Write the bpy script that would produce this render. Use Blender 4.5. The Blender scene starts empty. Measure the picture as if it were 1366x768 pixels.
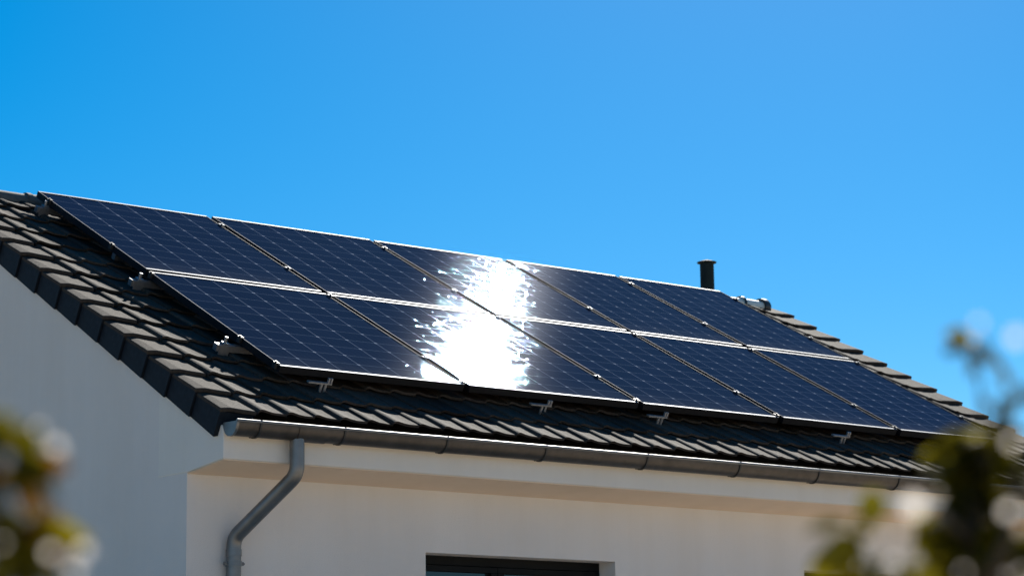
import bpy, math, random
from mathutils import Matrix, Vector
random.seed(7)
C = bpy.context.scene.collection
SC = bpy.context.scene
Z0 = 3.4                       # height of the eave line above the ground

# ------------------------------------------------------------------ camera
CAM = Vector((-6.99965, -11.06112, -1.80662 + Z0))
yaw, pit, rol = 0.68416, 0.18745, -0.01469
F = Vector((math.sin(yaw)*math.cos(pit), math.cos(yaw)*math.cos(pit), math.sin(pit)))
R0 = Vector((math.cos(yaw), -math.sin(yaw), 0)); U0 = R0.cross(F)
Rv = math.cos(rol)*R0 + math.sin(rol)*U0
Uv = math.cos(rol)*U0 - math.sin(rol)*R0
cd = bpy.data.cameras.new('camera')
cam = bpy.data.objects.new('camera', cd); C.objects.link(cam)
m = Matrix.Identity(4)
for i in range(3):
    m[i][0], m[i][1], m[i][2], m[i][3] = Rv[i], Uv[i], -F[i], CAM[i]
cam.matrix_world = m
cd.sensor_width = 36; cd.lens = 36*3256/1366
cd.clip_start = 0.1; cd.clip_end = 5000
cd.dof.use_dof = True; cd.dof.focus_distance = 13.6; cd.dof.aperture_fstop = 4.0
cd.dof.aperture_blades = 0
SC.camera = cam

# ------------------------------------------------------------------ light
SUN = Vector((0.61, 0.55, 0.572)).normalized()
el = math.asin(SUN.z); az = math.atan2(SUN.x, SUN.y)
w = bpy.data.worlds.new('World'); SC.world = w; w.use_nodes = True
nt = w.node_tree; nt.nodes.clear()
sky = nt.nodes.new('ShaderNodeTexSky'); sky.sky_type = 'NISHITA'; sky.sun_disc = False
sky.sun_elevation = el; sky.sun_rotation = az
sky.altitude = 800; sky.air_density = 0.92; sky.dust_density = 0.34; sky.ozone_density = 5.0
hs = nt.nodes.new('ShaderNodeHueSaturation'); hs.inputs['Saturation'].default_value = 1.49
hs.inputs['Hue'].default_value = .490
bg = nt.nodes.new('ShaderNodeBackground'); bg.inputs['Strength'].default_value = 0.071
wo = nt.nodes.new('ShaderNodeOutputWorld')
nt.links.new(sky.outputs[0], hs.inputs['Color']); nt.links.new(hs.outputs[0], bg.inputs[0]); nt.links.new(bg.outputs[0], wo.inputs[0])
sd = bpy.data.lights.new('sun', 'SUN'); sd.energy = 5.0; sd.angle = math.radians(0.53); sd.color = (1, .95, .86)
so = bpy.data.objects.new('sun', sd); C.objects.link(so)
so.location = (10, 8, 14); so.rotation_euler = SUN.to_track_quat('Z', 'Y').to_euler()
vs_ = SC.view_settings
vs_.view_transform = 'Standard'; vs_.look = 'None'; vs_.gamma = 1; vs_.exposure = 0.55; vs_.use_curve_mapping = False
SC.render.engine = 'CYCLES'; SC.cycles.use_denoising = True
SC.cycles.max_bounces = 8; SC.cycles.transmission_bounces = 4; SC.cycles.sample_clamp_indirect = 6

# ------------------------------------------------------------------ materials
def new_mat(name):
    mt = bpy.data.materials.new(name); mt.use_nodes = True
    n = mt.node_tree; b = n.nodes['Principled BSDF']
    return mt, n, b
def N(n, typ, **kw):
    x = n.nodes.new(typ)
    for k, v in kw.items(): setattr(x, k, v)
    return x
def L(n, a, b): n.links.new(a, b)
def noise(n, scale, detail=4, rough=.6, vec=None, coord='Object'):
    if vec is None:
        tc = N(n, 'ShaderNodeTexCoord'); vec = tc.outputs[coord]
    t = N(n, 'ShaderNodeTexNoise'); t.inputs['Scale'].default_value = scale
    t.inputs['Detail'].default_value = detail; t.inputs['Roughness'].default_value = rough
    L(n, vec, t.inputs['Vector']); return t
def ramp(n, fac, c0, c1, p0=.3, p1=.7):
    r = N(n, 'ShaderNodeValToRGB'); r.color_ramp.elements[0].position = p0; r.color_ramp.elements[1].position = p1
    r.color_ramp.elements[0].color = (*c0, 1); r.color_ramp.elements[1].color = (*c1, 1)
    L(n, fac, r.inputs[0]); return r.outputs[0]
def bump(n, b, h, strength, dist):
    bp = N(n, 'ShaderNodeBump'); bp.inputs['Strength'].default_value = strength; bp.inputs['Distance'].default_value = dist
    L(n, h, bp.inputs['Height']); L(n, bp.outputs[0], b.inputs['Normal']); return bp
def mixed(name, c0, c1, scale, rough=.6, metal=0, bs=None, bd=.002, bscale=None, spec=.5):
    mt, n, b = new_mat(name)
    t = noise(n, scale); L(n, ramp(n, t.outputs[0], c0, c1), b.inputs['Base Color'])
    b.inputs['Roughness'].default_value = rough; b.inputs['Metallic'].default_value = metal
    b.inputs['Specular IOR Level'].default_value = spec
    if bs:
        t2 = noise(n, bscale or scale*4, 6, .7); bump(n, b, t2.outputs[0], bs, bd)
    return mt

def stucco(name, base, dark):
    mt, n, b = new_mat(name)
    t = noise(n, 1.3, 5, .6)
    L(n, ramp(n, t.outputs[0], dark, base, .3, .62), b.inputs['Base Color'])
    tc_ = N(n, 'ShaderNodeTexCoord'); mp = N(n, 'ShaderNodeMapping'); mp.inputs['Scale'].default_value = (3.5, 3.5, .3); L(n, tc_.outputs['Object'], mp.inputs['Vector'])
    st_ = noise(n, 1.0, 5, .65, mp.outputs[0])
    mx_ = N(n, 'ShaderNodeMix', data_type='RGBA', blend_type='MULTIPLY'); mx_.inputs[0].default_value = 1
    L(n, b.inputs['Base Color'].links[0].from_socket, mx_.inputs[6]); L(n, ramp(n, st_.outputs[0], (.965, .955, .94), (1, 1, 1), .30, .60), mx_.inputs[7]); L(n, mx_.outputs[2], b.inputs['Base Color'])
    b.inputs['Roughness'].default_value = .92; b.inputs['Specular IOR Level'].default_value = .2
    t2 = noise(n, 170, 5, .75); bump(n, b, t2.outputs[0], .8, .005)
    return mt
M = {}
M['render'] = stucco('wall_render', (.79, .745, .715), (.755, .71, .68))
M['white'] = stucco('white_fascia_render', (.82, .78, .73), (.79, .75, .70))

# concrete roof tile: tone of each tile from a colour attribute, lichen and grain on top
mt, n, b = new_mat('concrete_tile'); M['tile'] = mt
at = N(n, 'ShaderNodeAttribute', attribute_name='tone')
t = noise(n, 45, 6, .7)
c = ramp(n, t.outputs[0], (.034, .028, .0245), (.070, .059, .051), .3, .7)
mx = N(n, 'ShaderNodeMix', data_type='RGBA', blend_type='MULTIPLY'); mx.inputs[0].default_value = 1
L(n, c, mx.inputs[6]); L(n, at.outputs['Color'], mx.inputs[7])
L(n, mx.outputs[2], b.inputs['Base Color'])
b.inputs['Roughness'].default_value = .8; b.inputs['Specular IOR Level'].default_value = .065
t2 = noise(n, 220, 6, .75); bump(n, b, t2.outputs[0], .6, .004)

M['shade_cheek'] = mixed('shade_toned_verge_face', (.007, .011, .017), (.012, .018, .027), 30, .7, bs=.3, bd=.002, bscale=200, spec=.15)  # verge cheeks: blue-black shade put into their colour
M['ridge'] = mixed('ridge_tile', (.10, .092, .082), (.16, .148, .132), 30, .7, bs=.4, bd=.003, bscale=160, spec=.2)
M['ridge_glint'] = mixed('glint_pale_ridge', (.66, .68, .62), (.78, .80, .74), 22, .3, bs=.1, bd=.001, bscale=120)  # sun glint put into a pale, glossy ridge colour
M['zinc'] = mixed('zinc_gutter', (.066, .060, .056), (.10, .091, .085), 14, .46, .7, bs=.05, bd=.001, bscale=60)
M['zinc_pipe'] = mixed('zinc_downpipe', (.16, .165, .17), (.22, .225, .23), 10, .42, .75, bs=.05, bd=.001, bscale=60)
M['black_metal'] = mixed('black_metal', (.016, .018, .02), (.026, .028, .03), 12, .45)
M['vent'] = mixed('painted_vent', (.010, .018, .018), (.016, .026, .026), 9, .8, 0, spec=.2)
M['anodised'] = mixed('black_anodised_frame', (.004, .005, .007), (.008, .009, .012), 25, .5, spec=.2)
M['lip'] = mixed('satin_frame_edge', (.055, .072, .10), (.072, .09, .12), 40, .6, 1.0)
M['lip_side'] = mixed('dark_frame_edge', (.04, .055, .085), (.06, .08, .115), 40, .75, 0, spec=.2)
M['alu'] = mixed('aluminium', (.30, .31, .33), (.42, .43, .45), 40, .42, .9, bs=.1, bd=.0005, bscale=300)
M['soffit'] = stucco('warm_bounce_soffit', (.92, .74, .58), (.88, .70, .54))  # warm ground bounce put into the soffit colour
M['alu_bright'] = mixed('bright_aluminium', (.60, .62, .65), (.75, .77, .79), 40, .35, .9)
M['deck'] = mixed('roof_underlay', (.02, .02, .02), (.03, .03, .03), 6, .9)
M['anthracite'] = mixed('anthracite_frame', (.005, .006, .007), (.008, .009, .010), 8, .6, spec=.12)
M['interior'] = mixed('dark_blind', (.02, .02, .022), (.035, .035, .037), 5, .8)
mt, n, b = new_mat('window_pane'); M['pane'] = mt
b.inputs['Base Color'].default_value = (.02, .025, .03, 1); b.inputs['Roughness'].default_value = .03
b.inputs['Specular IOR Level'].default_value = .8
t = noise(n, 2.2, 2); bump(n, b, t.outputs[0], .05, .01)

# solar glass: cells with fine pale gaps, textured cover glass that sparkles near the sun's mirror image
mt, n, b = new_mat('solar_glass'); M['glass'] = mt
tc = N(n, 'ShaderNodeTexCoord')
sep = N(n, 'ShaderNodeSeparateXYZ'); L(n, tc.outputs['UV'], sep.inputs[0])
def MATH(op, a, b2=None, c2=None):
    x = N(n, 'ShaderNodeMath', operation=op)
    for i, v in enumerate((a, b2, c2)):
        if v is None: continue
        if isinstance(v, (int, float)): x.inputs[i].default_value = v
        else: L(n, v, x.inputs[i])
    return x.outputs[0]
def dist_to_line(coord, cells):            # distance to the nearest cell boundary, in cells
    f = MATH('FRACT', MATH('MULTIPLY', coord, cells))
    return MATH('MINIMUM', f, MATH('SUBTRACT', 1.0, f))
du = dist_to_line(sep.outputs[0], 6); dv = dist_to_line(sep.outputs[1], 10)
gap_u = MATH('LESS_THAN', du, .015); gap_v = MATH('LESS_THAN', dv, .018)
diamond = MATH('LESS_THAN', MATH('ADD', du, dv), .065)
bus = MATH('LESS_THAN', dist_to_line(sep.outputs[0], 30), .02)
pn = noise(n, 1.7, 2, .5, tc.outputs['UV'])
cellc = N(n, 'ShaderNodeTexWhiteNoise', noise_dimensions='2D')
fl = N(n, 'ShaderNodeVectorMath', operation='FLOOR'); ml = N(n, 'ShaderNodeVectorMath', operation='MULTIPLY')
ml.inputs[1].default_value = (6, 10, 1); L(n, tc.outputs['UV'], ml.inputs[0]); L(n, ml.outputs[0], fl.inputs[0]); L(n, fl.outputs[0], cellc.inputs['Vector'])
base = ramp(n, cellc.outputs[0], (.0055, .0085, .021), (.0085, .0125, .029), 0, 1)
def mixc(fac, a, col):
    x = N(n, 'ShaderNodeMix', data_type='RGBA'); L(n, fac, x.inputs[0]); L(n, a, x.inputs[6]); x.inputs[7].default_value = (*col, 1); return x.outputs[2]
base = mixc(MATH('MULTIPLY', bus, .35), base, (.07, .08, .11))
base = mixc(gap_v, base, (.09, .108, .14))
base = mixc(gap_u, base, (.16, .18, .225))
base = mixc(diamond, base, (.38, .40, .45))
dn = noise(n, 9, 5, .7)
low = MATH('POWER', MATH('MAXIMUM', MATH('SUBTRACT', 1.0, MATH('MULTIPLY', sep.outputs[1], 1.0)), 0.0), 14.0)
dust = MATH('MULTIPLY', MATH('ADD', MATH('MULTIPLY', low, .5), .035), MATH('MULTIPLY', dn.outputs[0], 1.0))
base = mixc(dust, base, (.16, .15, .14))
L(n, base, b.inputs['Base Color'])
b.inputs['Roughness'].default_value = .6; b.inputs['Specular IOR Level'].default_value = 0
vor = N(n, 'ShaderNodeTexVoronoi'); vor.inputs['Scale'].default_value = 430
L(n, tc.outputs['Object'], vor.inputs['Vector'])
sb = N(n, 'ShaderNodeVectorMath', operation='SUBTRACT'); sb.inputs[1].default_value = (.5, .5, .5); L(n, vor.outputs['Color'], sb.inputs[0])
sc = N(n, 'ShaderNodeVectorMath', operation='SCALE'); sc.inputs['Scale'].default_value = .045; wn_ = N(n, 'ShaderNodeTexWhiteNoise', noise_dimensions='3D'); L(n, vor.outputs['Color'], wn_.inputs['Vector'])
L(n, MATH('MULTIPLY_ADD', MATH('POWER', wn_.outputs[0], 6.0), 0.075, .012), sc.inputs['Scale']); L(n, sb.outputs[0], sc.inputs[0])
ge = N(n, 'ShaderNodeNewGeometry')
ad = N(n, 'ShaderNodeVectorMath', operation='ADD'); L(n, ge.outputs['Normal'], ad.inputs[0]); L(n, sc.outputs[0], ad.inputs[1])
no = N(n, 'ShaderNodeVectorMath', operation='NORMALIZE'); L(n, ad.outputs[0], no.inputs[0])
gs = N(n, 'ShaderNodeBsdfGlossy', distribution='BECKMANN'); gs.inputs['Color'].default_value = (.42, .76, 1, 1); gs.inputs['Roughness'].default_value = .044   # blue anti-reflective coat
gd = N(n, 'ShaderNodeBsdfGlossy', distribution='BECKMANN'); gd.inputs['Color'].default_value = (.8, .85, 1, 1); gd.inputs['Roughness'].default_value = .19         # dusty film
L(n, no.outputs[0], gs.inputs['Normal'])
fr_ = N(n, 'ShaderNodeFresnel'); fr_.inputs['IOR'].default_value = 1.3
ms = N(n, 'ShaderNodeMixShader'); L(n, MATH('MULTIPLY', fr_.outputs[0], .26), ms.inputs[0]); 
mg = N(n, 'ShaderNodeMixShader'); mg.inputs[0].default_value = .0065; L(n, gs.outputs[0], mg.inputs[1]); L(n, gd.outputs[0], mg.inputs[2])
L(n, b.outputs[0], ms.inputs[1]); L(n, mg.outputs[0], ms.inputs[2])
L(n, ms.outputs[0], n.nodes['Material Output'].inputs[0])

def leaf_mat(name, c0, c1, trans):
    mt, n, b = new_mat(name)
    at = N(n, 'ShaderNodeAttribute', attribute_name='tone')
    t = noise(n, 30, 3)
    c = ramp(n, t.outputs[0], c0, c1)
    mx = N(n, 'ShaderNodeMix', data_type='RGBA', blend_type='MULTIPLY'); mx.inputs[0].default_value = 1
    L(n, c, mx.inputs[6]); L(n, at.outputs['Color'], mx.inputs[7])
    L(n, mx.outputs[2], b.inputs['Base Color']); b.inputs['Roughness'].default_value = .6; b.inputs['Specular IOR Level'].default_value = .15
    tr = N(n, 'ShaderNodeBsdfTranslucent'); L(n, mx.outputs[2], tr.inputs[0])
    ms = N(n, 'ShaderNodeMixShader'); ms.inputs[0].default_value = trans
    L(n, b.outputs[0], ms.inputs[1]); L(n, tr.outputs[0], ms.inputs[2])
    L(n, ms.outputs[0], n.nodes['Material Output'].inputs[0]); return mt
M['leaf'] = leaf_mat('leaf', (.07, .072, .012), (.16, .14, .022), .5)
M['glint_petal'] = leaf_mat('glint_petal', (.86, .80, .74), (.93, .88, .83), .7)  # pale petals added to stand in for blurred sun glints
M['bark'] = mixed('bark', (.035, .028, .02), (.075, .06, .042), 40, .85, bs=.5, bd=.004)
mt, n, b = new_mat('ground'); M['ground'] = mt
t = noise(n, .35, 6, .65); t3 = noise(n, 40, 5, .7)
ca = ramp(n, t.outputs[0], (.58, .44, .29), (.68, .53, .36), .35, .65)
L(n, ca, b.inputs['Base Color']); b.inputs['Roughness'].default_value = .95
bump(n, b, t3.outputs[0], .6, .02)
M['paving'] = mixed('paving', (.60, .52, .42), (.70, .61, .50), 6, .9, bs=.3, bd=.004, bscale=80)

# ------------------------------------------------------------------ mesh building
WM = {}                                     # world matrix of every object made here
class MB:
    def __init__(s): s.v = []; s.f = []; s.mi = []; s.uv = {}; s.tone = []; s.cur = 1.0
    def vert(s, p): s.v.append(Vector(p)); s.tone.append(s.cur); return len(s.v)-1
    def face(s, ids, mi=0, uv=None):
        s.f.append(tuple(ids)); s.mi.append(mi)
        if uv: s.uv[len(s.f)-1] = uv
    def quad(s, a, b, c, d, mi=0, uv=None): s.face([s.vert(p) for p in (a, b, c, d)], mi, uv)
    def box(s, lo, hi, T=None, mi=0):
        T = T or (lambda x, y, z: (x, y, z))
        P = [s.vert(T(x, y, z)) for x in (lo[0], hi[0]) for y in (lo[1], hi[1]) for z in (lo[2], hi[2])]
        for q in ((0, 1, 3, 2), (4, 6, 7, 5), (0, 4, 5, 1), (2, 3, 7, 6), (0, 2, 6, 4), (1, 5, 7, 3)): s.face([P[i] for i in q], mi)
    def loft(s, rings, mi=0, close=True, cap=True):
        idx = [[s.vert(p) for p in r] for r in rings]; k = len(idx[0])
        for a, b2 in zip(idx, idx[1:]):
            for i in range(k if close else k-1): s.face((a[i], a[(i+1) % k], b2[(i+1) % k], b2[i]), mi)
        if cap and close: s.face(idx[0][::-1], mi); s.face(idx[-1], mi)
    def tube(s, pts, rad, seg=14, mi=0, cap=True):
        pts = [Vector(p) for p in pts]; rad = rad if isinstance(rad, (list, tuple)) else [rad]*len(pts)
        rings = []; ref = None
        for i, p in enumerate(pts):
            d = (pts[min(i+1, len(pts)-1)] - pts[max(i-1, 0)]).normalized()
            if ref is None: ref = d.orthogonal().normalized()
            ref = (ref - d*ref.dot(d)).normalized(); b2 = d.cross(ref)
            rings.append([p + rad[i]*(math.cos(a)*ref + math.sin(a)*b2) for a in [2*math.pi*j/seg for j in range(seg)]])
        s.loft(rings, mi, True, cap)
    def build(s, name, mats, parent=None, smooth=False, loc=None, bevel=0, fixn=True):
        me = bpy.data.meshes.new(name)
        if parent is not None: W = WM[parent]
        else: W = Matrix.Translation(loc) if loc is not None else Matrix.Identity(4)
        Wi = W.inverted()
        me.from_pydata([Wi @ p for p in s.v], [], s.f); me.update()
        for mt in (mats if isinstance(mats, (list, tuple)) else [mats]): me.materials.append(mt)
        me.polygons.foreach_set('material_index', s.mi)
        if s.uv:
            ul = me.uv_layers.new(name='UVMap')
            for fi, uv in s.uv.items():
                for li, c in zip(me.polygons[fi].loop_indices, uv): ul.data[li].uv = c
        ca = me.color_attributes.new('tone', 'FLOAT_COLOR', 'POINT')
        flat = []
        for t in s.tone:
            flat += [t, t, t, 1.0] if isinstance(t, float) else [*t, 1.0]
        ca.data.foreach_set('color', flat)
        import bmesh
        bm = bmesh.new(); bm.from_mesh(me); bmesh.ops.recalc_face_normals(bm, faces=bm.faces) if fixn else None; bm.to_mesh(me); bm.free()
        if smooth: me.polygons.foreach_set('use_smooth', [True]*len(me.polygons))
        o = bpy.data.objects.new(name, me); C.objects.link(o)
        if parent is not None: o.parent = parent
        else: o.matrix_world = W
        WM[o] = W
        if smooth:
            md = o.modifiers.new('split', 'EDGE_SPLIT'); md.split_angle = math.radians(42)
        if bevel:
            md = o.modifiers.new('bevel', 'BEVEL'); md.width = bevel; md.segments = 2; md.limit_method = 'ANGLE'
        return o
def tag(o, label=None, cat=None, group=None, kind=None):
    for k, v in (('label', label), ('category', cat), ('group', group), ('kind', kind)):
        if v: o[k] = v
    return o
def thing(name, label, cat, loc, group=None, rot=None):
    o = bpy.data.objects.new(name, None); C.objects.link(o)
    W = Matrix.Translation(Vector(loc)) @ (rot.to_4x4() if rot else Matrix.Identity(4))
    o.matrix_world = W; WM[o] = W; o.empty_display_size = .1
    return tag(o, label, cat, group)
def copy_tree(o, W=None, parent=None):
    c = o.copy(); C.objects.link(c)
    if parent is not None: c.parent = parent
    if W is not None: c.matrix_world = W
    for ch in [x for x in o.children]: copy_tree(ch, None, c)
    return c

# ------------------------------------------------------------------ roof coordinates
T = 0.49108; cT, sT = math.cos(T), math.sin(T)
ROOF_L, RIDGE_V = 7.78, 4.004
RY, RZ = RIDGE_V*cT, RIDGE_V*sT + Z0
def RT(u, v, h): return Vector((u, v*cT - h*sT, v*sT + h*cT + Z0))       # front slope
def RB(u, v, h): p = RT(u, v, h); return Vector((p.x, 2*RY - p.y, p.z))  # back slope
ROOF_ROT = Matrix(((1, 0, 0), (0, cT, -sT), (0, sT, cT)))

# ------------------------------------------------------------------ setting
g = MB(); g.quad((-2500, -2500, 0), (2500, -2500, 0), (2500, 2500, 0), (-2500, 2500, 0))
tag(g.build('ground', M['ground']), kind='structure')
M['bounce_cut_sheet'] = mixed('bounce_cut_sheet', (.25, .225, .16), (.33, .30, .22), 3, .9, bs=.6, bd=.03, bscale=60)
lw = MB(); lw.quad((-60, -2.5, .004), (-1.25, -2.5, .004), (-1.25, 60, .004), (-60, 60, .004)); tag(lw.build('bounce_cut_sheet', M['bounce_cut_sheet']), kind='structure')  # unseen sheet added to cut warm ground bounce onto the gable
pv = MB(); pv.box((-1.2, -1.6, -.1), (9.2, .36, .05)); tag(pv.build('path', M['paving'], bevel=.01), kind='structure')

# ------------------------------------------------------------------ house
house = thing('house', 'cream rendered house with dark tiled gable roof carrying solar panels', 'house', (ROOF_L/2, RY, 0))
YW, YB = .35, 2*RY - .35                    # outer faces of front and back wall
SOF = Z0 - .265                             # soffit level
BX0, BX1 = 0.0, ROOF_L                      # gable faces
TH = .3
# windows of the front wall: (x0, x1, z0, z1)
WIN = [(1.626, 3.102, Z0 - 1.95, Z0 - .657), (4.775, 6.10, Z0 - 1.95, Z0 - .652)]
wl = MB()
xs = [BX0] + [x for w_ in WIN for x in w_[:2]] + [BX1]
for i in range(len(xs)-1):
    if i % 2 == 0: wl.box((xs[i], YW, 0), (xs[i+1], YW+TH, SOF))
    else:
        q = WIN[i//2]; wl.box((xs[i], YW, 0), (xs[i+1], YW+TH, q[2])); wl.box((xs[i], YW, q[3]), (xs[i+1], YW+TH, SOF))
wl.build('front_wall', M['render'], house)
bw = MB(); bw.box((BX0, YB-TH, 0), (BX1, YB, SOF)); bw.build('back_wall', M['render'], house)
def gable(x0, x1):
    b2 = MB()
    zr = RZ - .10
    def prof(x):
        # includes the ends of the boxed eaves, flush with the gable
        fy = -.02
        return [(x, YW+TH, 0), (x, YW+TH, SOF+.002), (x, YW+TH+.001, SOF+.002), (x, YW+TH+.001, Z0 + (YW+TH)*sT/cT - .075), (x, RY, zr - .0), (x, YB-TH-.001, Z0 + (YW+TH)*sT/cT - .075), (x, YB-TH-.001, SOF+.002), (x, YB-TH, SOF+.002), (x, YB-TH, 0)]
    b2.loft([prof(x0), prof(x1)])
    return b2
gable(BX0, BX0+TH).build('gable_wall', M['render'], house)
gable(BX1-TH, BX1).build('gable_wall', M['render'], house)
# boxed eaves (front and back): fascia, soffit and end in one body
def eave_box(mir):
    e = MB()
    def P(y, z): return (y if not mir else 2*RY - y, z)
    prof = [(-.02, SOF+.018), (YW, SOF-.022), (YW+TH+.001, SOF-.022), (YW+TH+.001, Z0 + (YW+TH)*sT/cT - .075), (-.02, Z0 - .075)]
    e.loft([[(x, *P(y, z)) for y, z in prof] for x in (BX0-.003, BX1+.003)])
    return e
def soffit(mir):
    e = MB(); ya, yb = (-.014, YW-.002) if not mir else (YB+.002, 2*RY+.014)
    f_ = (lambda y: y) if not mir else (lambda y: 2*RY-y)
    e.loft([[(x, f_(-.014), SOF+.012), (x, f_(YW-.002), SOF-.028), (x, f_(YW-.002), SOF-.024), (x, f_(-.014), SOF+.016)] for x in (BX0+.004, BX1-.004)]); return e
for mi_ in (False, True): soffit(mi_).build('soffit', M['soffit'], house)['label'] = 'underside of the boxed eave, warm ground bounce in its colour'
eave_box(False).build('boxed_eave', M['white'], house, bevel=.006)
eave_box(True).build('boxed_eave', M['white'], house, bevel=.006)

# roof covering: every tile modelled, one mesh for both slopes plus underlay
PROF = [(0, -.018), (.002, -.005), (.008, .001), (.020, .004), (.036, .0035), (.056, -.001), (.084, -.0065), (.115, -.0095), (.145, -.0105), (.165, -.0105), (.186, -.0105)]
GA, TW = .291, .182
def tile_field(mb, RTf, ua, ub):
    cols = int(round((ub-ua)/TW)); tw = (ub-ua)/cols; courses = 14
    for k in range(courses):
        for j in range(cols):
            rr = random.Random(k*1000+j+(7 if RTf is RB else 0))
            v0 = -.035 + k*GA + rr.uniform(-.005, .005); v1 = min(v0 + GA + .05, RIDGE_V - .01)
            u0 = ua + j*tw + rr.uniform(-.0025, .0025); dh = .027 + rr.uniform(-.003, .003); tl = rr.uniform(-.004, .004)
            tn = rr.choice((.7, .9, 1, 1.1, 1.35))*rr.uniform(.88, 1.14); mb.cur = (tn*rr.uniform(.97, 1.05), tn, tn*rr.uniform(.94, 1.03))
            lo_t, lo_b, hi_t, hi_b = [], [], [], []
            for x, h in PROF:
                x *= tw/TW
                e = rr.uniform(-.0025, .0025)
                lo_t.append(RTf(u0+x, v0+e, h+.020+dh+tl*x*5)); lo_b.append(RTf(u0+x, v0+.002, h+.020-.014+dh))
                hi_t.append(RTf(u0+x, v1, h-.004+dh)); hi_b.append(RTf(u0+x, v1, h-.020+dh))
            A = [[mb.vert(p) for p in r] for r in (lo_b, lo_t, hi_t, hi_b)]
            for r0, r1 in zip(A, A[1:]):
                for i in range(len(PROF)-1): mb.face((r0[i], r0[i+1], r1[i+1], r1[i]))
            mb.face((A[0][0], A[1][0], A[2][0], A[3][0])); mb.face((A[0][-1], A[3][-1], A[2][-1], A[1][-1]))
    mb.cur = 1.0
rf = MB()
tile_field(rf, RT, .205, ROOF_L - .20)
tile_field(rf, RB, .205, ROOF_L - .20)
for f in (RT, RB):
    rf.box((.0, .0, -.085), (ROOF_L, RIDGE_V-.001, -.045), f, 1)
roof = rf.build('roof', [M['tile'], M['deck']], house)

# verge tiles: flat top with a cheek down the gable, each a part of the roof
def verge_mesh(side):
    b2 = MB(); s = side
    ln = GA + .05
    def q(x, v, h): return Vector((s*x, v*cT - h*sT, v*sT + h*cT))
    # top slab: lower end raised, outer edge at x=-.02
    def sl(v, lift, out):
        return [q(out, v, .030+lift), q(.03, v, .036+lift), (q(.10, v, .031+lift)), q(.196, v, .026+lift), q(.196, v, .006+lift), q(.10, v, .011+lift), q(.03, v, .016+lift), q(out, v, .010+lift)]
    b2.loft([sl(0, .006, -.034), sl(.006, .010, -.036), sl(ln, -.018, -.014)])
    return b2
def cheek_mesh(side):
    b2 = MB(); s = side; ln = GA + .04
    def q(x, v, h): return Vector((s*x, v*cT - h*sT, v*sT + h*cT))
    def sl(v, o, lift): return [q(o, v, .028+lift), q(o, v, -.125), q(o+.012, v, -.125), q(o+.012, v, .020+lift)]
    b2.loft([sl(.001, -.033, .006), sl(ln, -.0145, -.02)])
    return b2
def local_build(b2, name, mat, parent, off):
    b2.v = [p + off for p in b2.v]; return b2.build(name, mat, parent, bevel=.003)
roots = {}
def clip_top(o):                            # the topmost course is cut short under the ridge tiles
    o.data = o.data.copy(); hl = WM[house].translation + o.location; dv_ = Vector((0, cT, sT)); ref = RT(0, RIDGE_V-.012, 0)
    for vx_ in o.data.vertices:
        over = (vx_.co + hl - ref).dot(dv_)
        if over > 0: vx_.co -= dv_*over
for side, ux in ((1, 0.0), (-1, ROOF_L)):
    for k in range(14):
        rr = random.Random(k + side*50)
        off = RT(ux, -.03 + k*GA + rr.uniform(-.004, .004), rr.uniform(-.002, .003) - .002)
        if k == 0:
            b2 = verge_mesh(side); tn = 1.0; b2.tone = [1.0]*len(b2.v)
            vt = local_build(b2, 'verge_tile', M['tile'], roof, off)
            ck = cheek_mesh(side); ck.v = [p + off for p in ck.v]
            if True:   # closing end face of the lowest tile
                def q(x, v, h): return Vector((side*x, v*cT - h*sT, v*sT + h*cT)) + off
                ck.loft([[q(-.0205, v, .020), q(-.0205, v, -.125), q(.004, v, -.118), q(.09, v, -.012), q(.19, v, -.004), q(.19, v, .008)] for v in (.004, .016)])
            c0 = ck.build('cheek', M['shade_cheek'], roof); c0.parent = vt; base_off = off
            c0.parent = roof; c0.name = 'verge_face'
            ck2 = cheek_mesh(side); ck2.v = [p + off for p in ck2.v]; proto_c = ck2
            roots[side] = (vt, off, ck2)
        else:
            vt, off0, ck2 = roots[side]
            c = vt.copy(); C.objects.link(c); c.parent = roof; c.location = vt.location + (off - off0)
            if k == 13: clip_top(c)
            if k == 1:
                cc = ck2.build('verge_face', M['shade_cheek'], roof); cc.location = off - off0; roots[(side, 'c')] = (cc, off)
            else:
                c1, offc = roots[(side, 'c')]
                cc = c1.copy(); C.objects.link(cc); cc.parent = roof; cc.location = c1.location + (off - offc)
                if k == 13: clip_top(cc)
# back verge: plain mirrored copies
for side in (1, -1):
    for o in [x for x in list(roof.children) if x.name.startswith(('verge_tile', 'verge_face'))]:
        pass
mir = Matrix.Scale(-1, 4, (0, 1, 0))
for o in list(roof.children):
    c = o.copy(); C.objects.link(c); c.parent = roof
    c.matrix_local = mir @ Matrix.Translation(o.location)

# ridge tiles
def ridge_mesh(x0, x1, r, lift):
    b2 = MB(); seg = 12
    def ring(x, r_, z): return [Vector((x, RY + r_*math.cos(a), z + r_*.82*math.sin(a))) for a in [math.radians(-18 + 216*i/seg) for i in range(seg+1)]]
    zc = RZ - .004 + lift
    outer = [ring(x0, r+.007, zc), ring(x0+.035, r+.007, zc), ring(x0+.036, r, zc), ring(x1, r-.004, zc)]
    b2.loft(outer, close=False); b2.loft([ring(x0, r-.010, zc), ring(x1, r-.016, zc)], close=False)
    for xx, ra, rb in ((x0, r+.007, r-.010), (x1, r-.004, r-.016)):
        a, c = ring(xx, ra, zc), ring(xx, rb, zc); b2.loft([a, c], close=False)
    return b2
NR = 24; RL2 = ROOF_L - .08; rw = RL2/NR
r0 = ridge_mesh(0, rw+.02, .085, 0).build('ridge_tile', M['ridge'], roof, smooth=True)
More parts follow.
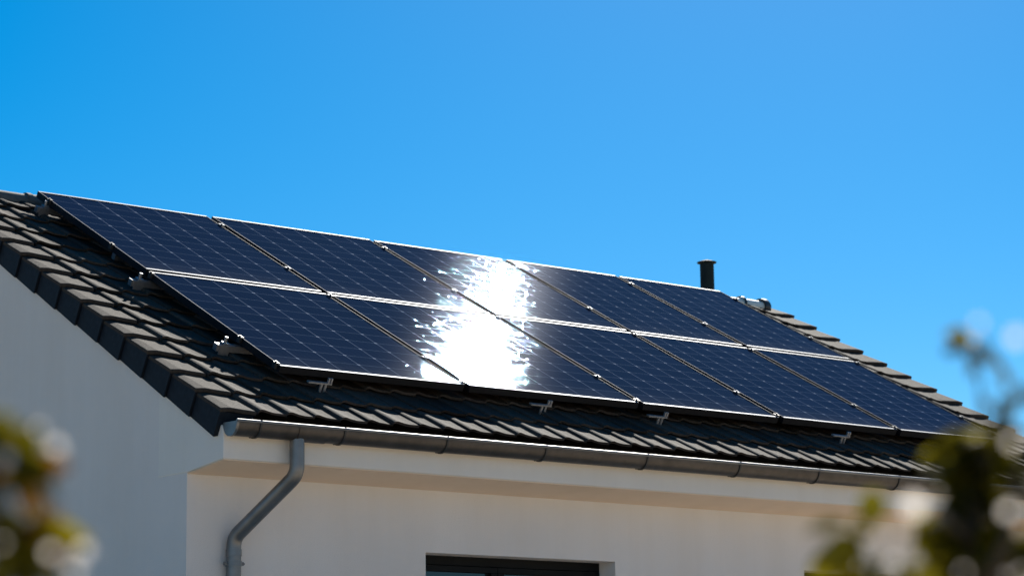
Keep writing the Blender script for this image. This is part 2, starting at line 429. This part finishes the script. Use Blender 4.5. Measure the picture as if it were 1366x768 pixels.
for k in range(1, NR-1):
    c = r0.copy(); C.objects.link(c); c.parent = roof; c.location = (k*rw, 0, random.uniform(-.003, .003)); c.rotation_euler = (0, random.uniform(-.006, .006)*0, 0)
rl = ridge_mesh((NR-2)*rw+.005, (NR-1)*rw+.02, .070, .006); 
c = [x for x in roof.children if x.name.startswith('ridge_tile')][-1]; bpy.data.objects.remove(c)
rg = rl.build('ridge_tile', M['ridge_glint'], roof, smooth=True); rg['label'] = 'pale ridge tile, sun glint in its colour, with dark collar'
rg2 = ridge_mesh((NR-1)*rw+.005, RL2-.05, .070, .006).build('ridge_tile', M['ridge_glint'], roof, smooth=True)
for xx in ((NR-2)*rw+.02, (NR-1)*rw+.015):
    b2 = MB()
    b2.loft([[Vector((x, RY + r_*math.cos(a), RZ + .006 + r_*.82*math.sin(a))) for a in [math.radians(-20+220*i/14) for i in range(15)]] for x, r_ in ((xx-.012, .076), (xx-.012, .084), (xx+.012, .084), (xx+.012, .076))], close=False)
    b2.build('ridge_collar', M['black_metal'], roof, smooth=True)
b2 = MB()
b2.loft([[Vector((x, RY + r_*math.cos(a), RZ + .006 + r_*.86*math.sin(a))) for a in [2*math.pi*i/20 for i in range(20)]] for x, r_ in ((RL2-.075, .086), (RL2-.02, .086), (RL2+.0, .074), (RL2+.006, .04))])
b2.build('ridge_end_cap', M['black_metal'], roof, smooth=True)

# vent pipe just behind the ridge
vx, vy = 7.30, 3.82
b2 = MB(); b2.tube([(vx, vy, RZ-.25), (vx, vy, RZ+.40)], .060, 24)
vent = b2.build('vent_pipe', M['vent'], house, smooth=True); vent['label'] = 'dark green round vent pipe behind the ridge'
b2 = MB()
b2.loft([[Vector((vx + r_*math.cos(a), vy + r_*math.sin(a), RZ + z)) for a in [2*math.pi*i/28 for i in range(28)]] for r_, z in ((.064, .394), (.082, .398), (.084, .406), (.05, .418), (.012, .428))])
b2.build('vent_cap', M['vent'], vent, smooth=True)
b2 = MB(); b2.loft([[Vector((vx + r_*math.cos(a), vy + r_*math.sin(a), RZ + z)) for a in [2*math.pi*i/24 for i in range(24)]] for r_, z in ((.13, -.16), (.12, -.08), (.08, -.03), (.074, -.03))], cap=False)
b2.build('vent_flashing', M['black_metal'], vent, smooth=True)

# gutter
GY, GZ, GR = -.088, Z0 - .058, .066
def gutter_ring(x, r, a0=180, a1=362, seg=16):
    return [Vector((x, GY + r*math.cos(math.radians(a0+(a1-a0)*i/seg)), GZ + 1.12*r*math.sin(math.radians(a0+(a1-a0)*i/seg)))) for i in range(seg+1)]
b2 = MB()
X0g, X1g = .0, ROOF_L
b2.loft([gutter_ring(X0g, GR), gutter_ring(X1g, GR)], close=False); b2.loft([gutter_ring(X0g, GR-.003), gutter_ring(X1g, GR-.003)], close=False)
gut = b2.build('gutter', M['zinc'], house, smooth=True); gut['label'] = 'half round dark zinc gutter along the eave'
b2 = MB(); b2.tube([(X0g-.002, GY-GR+.001, GZ+.002), (X1g, GY-GR+.001, GZ+.002)], .0095, 12); b2.build('rolled_rim', M['zinc_pipe'], gut, smooth=True)
for xx in (X0g, X1g):
    b2 = MB(); s = -1 if xx == X0g else 1
    b2.loft([[p + Vector((0, 0, 0)) for p in gutter_ring(xx + d, GR+.003)] for d in (s*.006, -s*.01)])
    b2.build('end_cap', M['zinc_pipe'], gut)
gb = None
for xx in (.15, .70, 1.41, 2.14, 2.94, 3.72, 4.43, 5.19, 5.92, 6.65, 7.4):
    if gb is None:
        b2 = MB(); b2.loft([[p for p in gutter_ring(xx + d, r, 172, 318, 16)] for d, r in ((-.006, GR+.001), (-.006, GR+.006), (.006, GR+.006), (.006, GR+.001))], close=False)
        b2.tube([Vector((xx, GY+GR*.72, GZ-GR*.83)), Vector((xx-.0, GY+GR*.62, GZ-GR*1.05))], .008, 8)
        gb = b2.build('gutter_bracket', M['black_metal'], gut); gx = xx
    else:
        c = gb.copy(); C.objects.link(c); c.parent = gut; c.location = (xx-gx, 0, 0)
for xx in (.50,):
    b2 = MB(); b2.loft([gutter_ring(xx + d, r) for d, r in ((-.10, GR+.002), (-.10, GR+.004), (.10, GR+.004), (.10, GR+.002))], close=False); b2.build('joint_sleeve', M['zinc'], gut, smooth=True)

# downpipe with swan neck
PR = .041
def arc(p, d0, d1, r, k=7):                 # rounded bend at p between unit directions d0 (in) and d1 (out)
    a = p - d0*r; c = p + d1*r
    return [(1-t)**2*a + 2*t*(1-t)*p + t*t*c for t in [i/k for i in range(k+1)]]
pA = Vector((.425, GY, GZ-.04)); pB = Vector((.425, GY, Z0-.315)); pC = Vector((.272, .30, Z0-.635)); pD = Vector((.272, .30, .06))
d1, d2, d3 = (pB-pA).normalized(), (pC-pB).normalized(), (pD-pC).normalized()
b2 = MB(); b2.tube([pA] + arc(pB, d1, d2, .05) + arc(pC, d2, d3, .05) + [pD], PR, 22)
dp = b2.build('downpipe', M['zinc_pipe'], house, smooth=True); dp['label'] = 'grey zinc downpipe with a slanting swan neck'
for z in (Z0-.775, Z0-2.2):
    b2 = MB(); b2.tube([(pC.x, pC.y, z-.016), (pC.x, pC.y, z-.015), (pC.x, pC.y, z+.015), (pC.x, pC.y, z+.016)], [PR, PR+.004, PR+.004, PR], 22)
    for s in (-1, 1): b2.box((pC.x + s*.052-.009, pC.y-.008, z-.010), (pC.x + s*.052+.009, pC.y+.008, z+.010)); 
    b2.tube([(pC.x-.066, pC.y-.004, z), (pC.x-.04, pC.y-.004, z)], .006, 8); b2.tube([(pC.x+.04, pC.y-.004, z), (pC.x+.066, pC.y-.004, z)], .006, 8)
    b2.tube([(pC.x, pC.y+PR, z), (pC.x, YW+.01, z)], .006, 8)
    b2.build('pipe_clamp', M['zinc_pipe'], dp)
b2 = MB(); b2.tube([pC+d3*.062, pC+d3*.063, pC+d3*.10, pC+d3*.101], [PR, PR+.003, PR+.003, PR], 22); b2.build('pipe_socket', M['zinc_pipe'], dp, smooth=True)

# windows, set back in their reveals
for x0, x1, z0, z1 in WIN:
    yf = YW + .15
    fr = MB(); bwid = .055
    fr.box((x0, yf, z1-.055), (x1, yf+.07, z1)); fr.box((x0, yf, z0), (x1, yf+.07, z0+bwid))
    fr.box((x0, yf, z0+bwid), (x0+bwid, yf+.07, z1-.055)); fr.box((x1-bwid, yf, z0+bwid), (x1, yf+.07, z1-.055))
    xm = x0 + (x1-x0)*.44
    for xa, xb in ((x0+bwid+.002, xm-.001), (xm+.001, x1-bwid-.002)):
        za, zb = z0+bwid+.002, z1-.057
        fr.box((xa, yf-.012, zb-.035), (xb, yf+.055, zb)); fr.box((xa, yf-.012, za), (xb, yf+.055, za+.05))
        fr.box((xa, yf-.012, za+.05), (xa+.05, yf+.055, zb-.035)); fr.box((xb-.05, yf-.012, za+.05), (xb, yf+.055, zb-.035))
    wn = fr.build('window', M['anthracite'], house, bevel=.003); wn['label'] = 'dark framed two sash window set deep in the wall'
    for xa, xb in ((x0+bwid+.052, xm-.051), (xm+.051, x1-bwid-.052)):
        p = MB(); p.box((xa, yf+.02, z0+bwid+.052), (xb, yf+.034, z1-.094)); p.build('pane', M['pane'], wn)
    s_ = MB(); s_.box((x0-.02, YW-.04, z0-.03), (x1+.02, YW+.15, z0-.004)); s_.build('sill', M['anthracite'], wn, bevel=.003)
    s_ = MB(); s_.box((x0, YW+.24, z0), (x1, YW+.28, z1)); s_.build('blind', M['interior'], wn)
# doors and windows of the sides the photograph does not show are left out

# ------------------------------------------------------------------ solar panels
US = [0.60587, 1.9753, 3.38294, 4.64271, 5.80808, 6.97062]; VS = [0.4856, 2.18559, 3.84951]; PH = .1401
FT = .044
ORD = ['first', 'second', 'third', 'fourth', 'fifth']
LAB = {
 (1, 0): 'upper row solar panel at the gable end, its corner the highest point of the array',
 (1, 1): 'upper row solar panel second from the gable end, evenly dark blue',
 (1, 2): 'upper row solar panel third from the gable, right half white with sun glare',
 (1, 3): 'upper row solar panel fourth from the gable, sun glare on its left edge',
 (1, 4): 'upper row solar panel furthest from the gable, in front of the vent pipe',
 (0, 0): 'lower row solar panel at the gable end, above the downpipe bend',
 (0, 1): 'lower row solar panel second from the gable, right corner white with sun glare',
 (0, 2): 'lower row solar panel third from the gable, left side white with sun glare',
 (0, 3): 'lower row solar panel fourth from the gable, plain blue without glare',
 (0, 4): 'lower row solar panel furthest from the gable, its corner behind the shrub leaves',
}
RAILV = [0.97, 2.12, 2.68, 3.62]
def make_panel(row, col):
    g2 = .023
    w_ = US[col+1]-US[col]-2*g2; h_ = VS[row+1]-VS[row]-.04
    if col == 0: pass
    cu, cv = (US[col]+US[col+1])/2, (VS[row]+VS[row+1])/2
    root = thing('solar_panel', LAB[(row, col)], 'solar panel', RT(cu, cv, PH-FT), 'solar panels mounted on the roof', ROOF_ROT @ Matrix.Rotation(random.Random(row*5+col+40).uniform(-.0022, .0022), 3, 'X') @ Matrix.Rotation(random.Random(row*5+col+90).uniform(-.0022, .0022), 3, 'Y'))
    W = WM[root]
    def Q(x, y, z): return W @ Vector((x, y, z))
    a, b_ = w_/2, h_/2; lx, ly, ch = .007, .020, .002
    fr = MB()
    def ring(dx, dy, z): return [Q(sx*(a-dx), sy*(b_-dy), z) for sx, sy in ((-1, -1), (1, -1), (1, 1), (-1, 1))]
    R_ = [ring(.03, .03, 0), ring(0, 0, 0), ring(0, 0, FT-ch), ring(ch*.7, ch, FT), ring(lx, ly, FT), ring(lx, ly, FT-.010)]
    ids = [[fr.vert(p) for p in r] for r in R_]
    for k, (r0_, r1_) in enumerate(zip(ids, ids[1:])):
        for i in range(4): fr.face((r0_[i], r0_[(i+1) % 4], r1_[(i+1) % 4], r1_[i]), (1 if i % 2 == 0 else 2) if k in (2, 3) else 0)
    fr.build('frame', [M['anodised'], M['lip'], M['lip_side']], root)
    gl = MB(); z = FT-.0045; gx, gy = a-lx+.001, b_-ly+.001
    P = [Q(-gx, -gy, z), Q(gx, -gy, z), Q(gx, gy, z), Q(-gx, gy, z)]; B = [Q(-gx, -gy, z-.005), Q(gx, -gy, z-.005), Q(gx, gy, z-.005), Q(-gx, gy, z-.005)]
    e0, e1 = -.004, 1.004
    pi_ = [gl.vert(p) for p in P]; bi_ = [gl.vert(p) for p in B]
    gl.face(pi_, 0, [(e0, e0), (e1, e0), (e1, e1), (e0, e1)]); gl.face(bi_[::-1], 1)
    for i in range(4): gl.face((pi_[i], bi_[i], bi_[(i+1) % 4], pi_[(i+1) % 4]), 1)
    gl.build('glass', [M['glass'], M['black_metal']], root, fixn=False)
    jb = MB(); jb.box((-.06, b_-.22, .004), (.06, b_-.12, .024), Q); jb.build('junction_box', M['black_metal'], root)
    # clamps over the gap on the panel's right edge; end clamps on the outer columns
    for vv in RAILV + [VS[0]+.06, VS[2]-.02]:
        y = vv - cv
        if not (-b_ + .015 < y < b_ - .005): continue
        edges = [a] + ([-a] if col == 0 else [])
        for ex in edges:
            sg = 1 if ex > 0 else -1
            cl = MB()
            cl.box((ex + sg*.002, y-.016, FT-.03), (ex + sg*.020, y+.016, FT+.004), Q)
            cl.box((ex - sg*.008, y-.016, FT+.0015), (ex + sg*(.030 if (col < 4 and ex > 0) else .020), y+.016, FT+.006), Q)
            cl.tube([Q(ex + sg*.011, y, FT+.004), Q(ex + sg*.011, y, FT+.013)], .0075, 8)
            cl.build('clamp', M['black_metal'] if vv in (VS[0]+.06, VS[2]-.02) or ex < 0 else M['lip'], root)
    return root
for row in (1, 0):
    for col in range(5): make_panel(row, col)

# ------------------------------------------------------------------ rails under the panels
RLAB = ['aluminium rail under the lower panels, its end nearest the eave', 'aluminium rail under the joint between the two panel rows',
        'short ended aluminium rail under the middle of the upper panels', 'aluminium rail just below the ridge under the upper panels']
for i, (vv, ua) in enumerate(zip(RAILV, (.475, .495, .66, .545))):
    rt = thing('mounting_rail', RLAB[i], 'mounting rail', RT(3.8, vv, .036), 'rails carrying the solar panels', ROOF_ROT)
    W = WM[rt]; Q = lambda x, y, z, W=W: W @ Vector((x, y, z))
    b2 = MB(); x0, x1 = ua-3.8, 7.02-3.8; hb, ht = .012, .052
    prof = [(-.02, hb), (.02, hb), (.02, ht), (.007, ht), (.007, ht-.014), (-.007, ht-.014), (-.007, ht), (-.02, ht)]
    b2.loft([[Q(x, y, z) for y, z in prof] for x in (x0, x1)]); b2.build('rail', M['alu'], rt)
    if i < 2 or i == 3:
        e = MB(); e.box((x0+.035, -.022, ht+.001), (x0+.075, .022, ht+.012), Q); e.tube([Q(x0+.055, 0, ht+.012), Q(x0+.055, 0, ht+.045)], .012, 10)
        e.build('end_clamp', M['alu'], rt, bevel=.002)
    for ux in ([ua+.03] if i != 2 else []) + [2.0, 3.5, 5.2, 6.8]:
        f = MB(); f.box((ux-3.8-.02, -.075, -.018), (ux-3.8+.05, -.021, -.013), Q); f.box((ux-3.8-.02, -.026, -.013), (ux-3.8+.05, -.0205, .05), Q); f.build('foot', M['alu'], rt)
    f = MB(); f.box((x0-.006, -.021, hb-.001), (x0-.001, .021, ht+.001), Q); f.build('end_cap', M['alu'], rt)

# roof hooks standing out of the tiles below the lowest panels
HLAB = ['small silver roof hook under the gable end panel, first along the eave', 'small silver roof hook under the third lower panel, before the panel joint',
        'small silver roof hook just past the joint of the third and fourth lower panels', 'small silver roof hook under the fifth lower panel near the shrub']
hk = None
for i, (ux, vv) in enumerate(((.915, .40), (2.56, .40), (3.53, .40), (5.20, .375))):
    base = RT(ux, vv + .05, .012)
    if hk is None:
        hk = thing('roof_hook', HLAB[0], 'roof hook', base, 'roof hooks below the lowest panels', ROOF_ROT)
        W = WM[hk]; Q = lambda x, y, z: W @ Vector((x, y, z))
        b2 = MB(); b2.box((-.024, -.005, -.03), (-.008, .005, .060), Q); b2.box((.006, -.005, -.03), (.020, .005, .060), Q); b2.build('post', M['alu_bright'], hk)
        b2 = MB(); b2.box((-.11, -.008, .061), (.05, .018, .070), Q); b2.build('arm', M['alu_bright'], hk)
        b2 = MB(); b2.box((.020, -.007, .071), (.030, .007, .100), Q); b2.box((.039, -.007, .071), (.049, .007, .100), Q); b2.build('clamp', M['alu_bright'], hk)
        b2 = MB(); b2.box((-.035, .006, -.012), (.035, .14, -.004), Q); b2.build('foot', M['alu_bright'], hk)
    else:
        c = copy_tree(hk, Matrix.Translation(base) @ ROOF_ROT.to_4x4()); c['label'] = HLAB[i]

# ------------------------------------------------------------------ shrubs close to the camera
def at(px, py, d):
    r = F + Rv*((px-683)/3256) - Uv*((py-384)/3256)
    return CAM + r*d
def leaf(mb, p, ln, rr, tone, droop=None):
    d = Vector((rr.uniform(-1, 1), rr.uniform(-1, 1), rr.uniform(-.7, .9))).normalized()
    s = d.cross(Vector((rr.uniform(-1, 1), rr.uniform(-1, 1), rr.uniform(-1, 1)))).normalized(); nn = s.cross(d)
    wd = ln*rr.uniform(.25, .36); mb.cur = tone
    rows = []
    for t, k in ((0, .05), (.2, .72), (.45, 1), (.72, .72), (1, .03)):
        c = p + d*ln*t - Vector((0, 0, ln*.25*t*t))
        rows.append((mb.vert(c - s*wd*k + nn*wd*.25*k), mb.vert(c), mb.vert(c + s*wd*k + nn*wd*.25*k)))
    for a, b_ in zip(rows, rows[1:]):
        mb.face((a[0], a[1], b_[1], b_[0])); mb.face((a[1], a[2], b_[2], b_[1]))
    mb.cur = 1.0
def glint_blossom(mb, p, r, rr):
    ax = (SUN + Vector((rr.uniform(-.3, .3), rr.uniform(-.3, .3), rr.uniform(-.3, .3)))).normalized(); e1 = ax.orthogonal().normalized(); e2 = ax.cross(e1)
    for k in range(6):
        a = 2*math.pi*k/6 + rr.uniform(-.15, .15); d = math.cos(a)*e1 + math.sin(a)*e2; s = ax.cross(d)
        mb.cur = rr.uniform(.85, 1.05)
        pr = [(0, .12, 0), (.5, .48, .16), (.85, .42, .34), (1.0, .12, .48)]
        rows = [(mb.vert(p + d*r*t - s*r*w_ + ax*r*z), mb.vert(p + d*r*t + s*r*w_ + ax*r*z)) for t, w_, z in pr]
        for a_, b_ in zip(rows, rows[1:]): mb.face((a_[0], a_[1], b_[1], b_[0]))
    mb.cur = 1.0
def shrub(name, label, base, stems, clusters, glint_spots, seed):
    rr = random.Random(seed)
    root = thing(name, label, 'shrub', (base[0], base[1], 0), 'blossoming shrubs close to the camera')
    st = MB()
    for pts, r0_, r1_ in stems:
        k = len(pts); st.tube(pts, [r0_ + (r1_-r0_)*i/(k-1) for i in range(k)], 8)
    st.build('stem', M['bark'], root, smooth=True)
    fo = MB()
    for p, rad, cnt, ln, tone in clusters:
        for _ in range(cnt):
            o = Vector((rr.gauss(0, 1), rr.gauss(0, 1), rr.gauss(0, 1)))*rad*.5
            k = rr.uniform(.7, 1.3); leaf(fo, p + o, ln*rr.uniform(.7, 1.25), rr, (tone[0]*k, tone[1]*k, tone[2]*k))
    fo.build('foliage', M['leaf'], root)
    for p, r in glint_spots:
        b3 = MB(); glint_blossom(b3, p, r, rr); b3.build('glint_blossom', M['glint_petal'], root)
    return root
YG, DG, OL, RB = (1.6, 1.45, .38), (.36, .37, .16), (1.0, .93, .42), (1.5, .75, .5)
rr = random.Random(3)
# right shrub: a dark leafy stem with a few lit leaves and petals standing in for sun glints
D = 2.0
gb_ = at(1310, 900, D); bx, by = gb_.x, gb_.y
stems = [([(bx, by, 0), (bx+.01, by, .8), at(1312, 850, D), at(1298, 720, D), at(1302, 640, D), at(1328, 580, D), at(1336, 530, D)], .016, .002),
         ([at(1302, 640, D), at(1312, 560, D), at(1304, 490, D)], .003, .0012),
         ([at(1305, 800, D), at(1345, 720, 1.9), at(1362, 610, 1.9)], .008, .002),
         ([at(1298, 720, D), at(1262, 690, 1.9), at(1240, 680, 1.8)], .005, .0012),
         ([(bx, by, .9), at(1230, 880, 1.9), at(1160, 790, 1.9), at(1140, 700, 1.9)], .008, .002)]
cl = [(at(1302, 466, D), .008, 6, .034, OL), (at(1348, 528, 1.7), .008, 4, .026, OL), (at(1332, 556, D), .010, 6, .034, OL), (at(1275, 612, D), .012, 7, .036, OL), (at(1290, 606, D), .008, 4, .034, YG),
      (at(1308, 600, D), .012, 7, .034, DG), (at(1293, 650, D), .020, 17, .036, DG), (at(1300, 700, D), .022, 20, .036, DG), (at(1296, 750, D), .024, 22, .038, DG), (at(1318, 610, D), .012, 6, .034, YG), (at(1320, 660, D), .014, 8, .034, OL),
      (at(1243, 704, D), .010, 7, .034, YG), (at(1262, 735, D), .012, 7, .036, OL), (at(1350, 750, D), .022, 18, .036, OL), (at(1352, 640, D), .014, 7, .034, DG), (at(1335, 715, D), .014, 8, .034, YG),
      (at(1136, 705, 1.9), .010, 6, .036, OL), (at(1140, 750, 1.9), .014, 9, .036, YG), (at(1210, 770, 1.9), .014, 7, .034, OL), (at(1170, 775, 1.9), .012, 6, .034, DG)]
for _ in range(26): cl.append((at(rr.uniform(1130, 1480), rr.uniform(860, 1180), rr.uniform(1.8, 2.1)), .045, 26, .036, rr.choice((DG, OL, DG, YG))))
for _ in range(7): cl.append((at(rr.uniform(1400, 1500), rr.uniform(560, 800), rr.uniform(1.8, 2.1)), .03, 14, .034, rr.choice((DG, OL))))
bl = [(at(1218, 676, 1.45), .0062), (at(1192, 748, 1.5), .0026), (at(1350, 590, 1.5), .0032), (at(1355, 450, 1.5), .0042), (at(1305, 432, 1.55), .0026), (at(1347, 683, 1.45), .0040), (at(1284, 762, 1.5), .0018)]
shrub('leafy_shrub', 'tall blurred leafy shrub with dark stem and added glints, in front of the right gutter', (bx, by), stems, cl, bl, 11)
# left shrub
D = 1.6
gb_ = at(-30, 900, D); bx, by = gb_.x, gb_.y
stems = [([(bx, by, 0), (bx, by, .8), at(-20, 860, D), at(0, 760, D), at(-12, 640, D), at(5, 570, D)], .014, .002),
         ([at(-10, 800, D), at(40, 740, D), at(92, 718, D)], .005, .0012)]
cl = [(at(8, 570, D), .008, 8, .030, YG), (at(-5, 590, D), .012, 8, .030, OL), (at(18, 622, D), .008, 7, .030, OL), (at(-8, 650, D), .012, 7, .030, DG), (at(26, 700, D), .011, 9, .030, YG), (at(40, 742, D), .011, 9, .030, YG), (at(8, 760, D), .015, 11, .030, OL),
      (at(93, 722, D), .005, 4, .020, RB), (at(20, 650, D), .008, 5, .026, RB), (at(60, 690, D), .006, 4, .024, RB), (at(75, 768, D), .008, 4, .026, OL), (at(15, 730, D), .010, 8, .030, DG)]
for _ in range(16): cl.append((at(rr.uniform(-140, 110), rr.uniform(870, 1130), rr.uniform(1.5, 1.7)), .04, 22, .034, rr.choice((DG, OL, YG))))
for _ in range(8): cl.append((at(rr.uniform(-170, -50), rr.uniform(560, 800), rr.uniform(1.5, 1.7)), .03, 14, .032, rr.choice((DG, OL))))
D = 1.4
bl = [(at(75, 598, D), .0036), (at(52, 572, D), .002), (at(68, 738, D), .0032), (at(112, 735, D), .0034), (at(100, 762, D), .0032), (at(2, 725, D), .0018)]
shrub('leafy_shrub', 'low blurred yellow green shrub with added pale glints, in front of the gable wall', (bx, by), stems, cl, bl, 23)
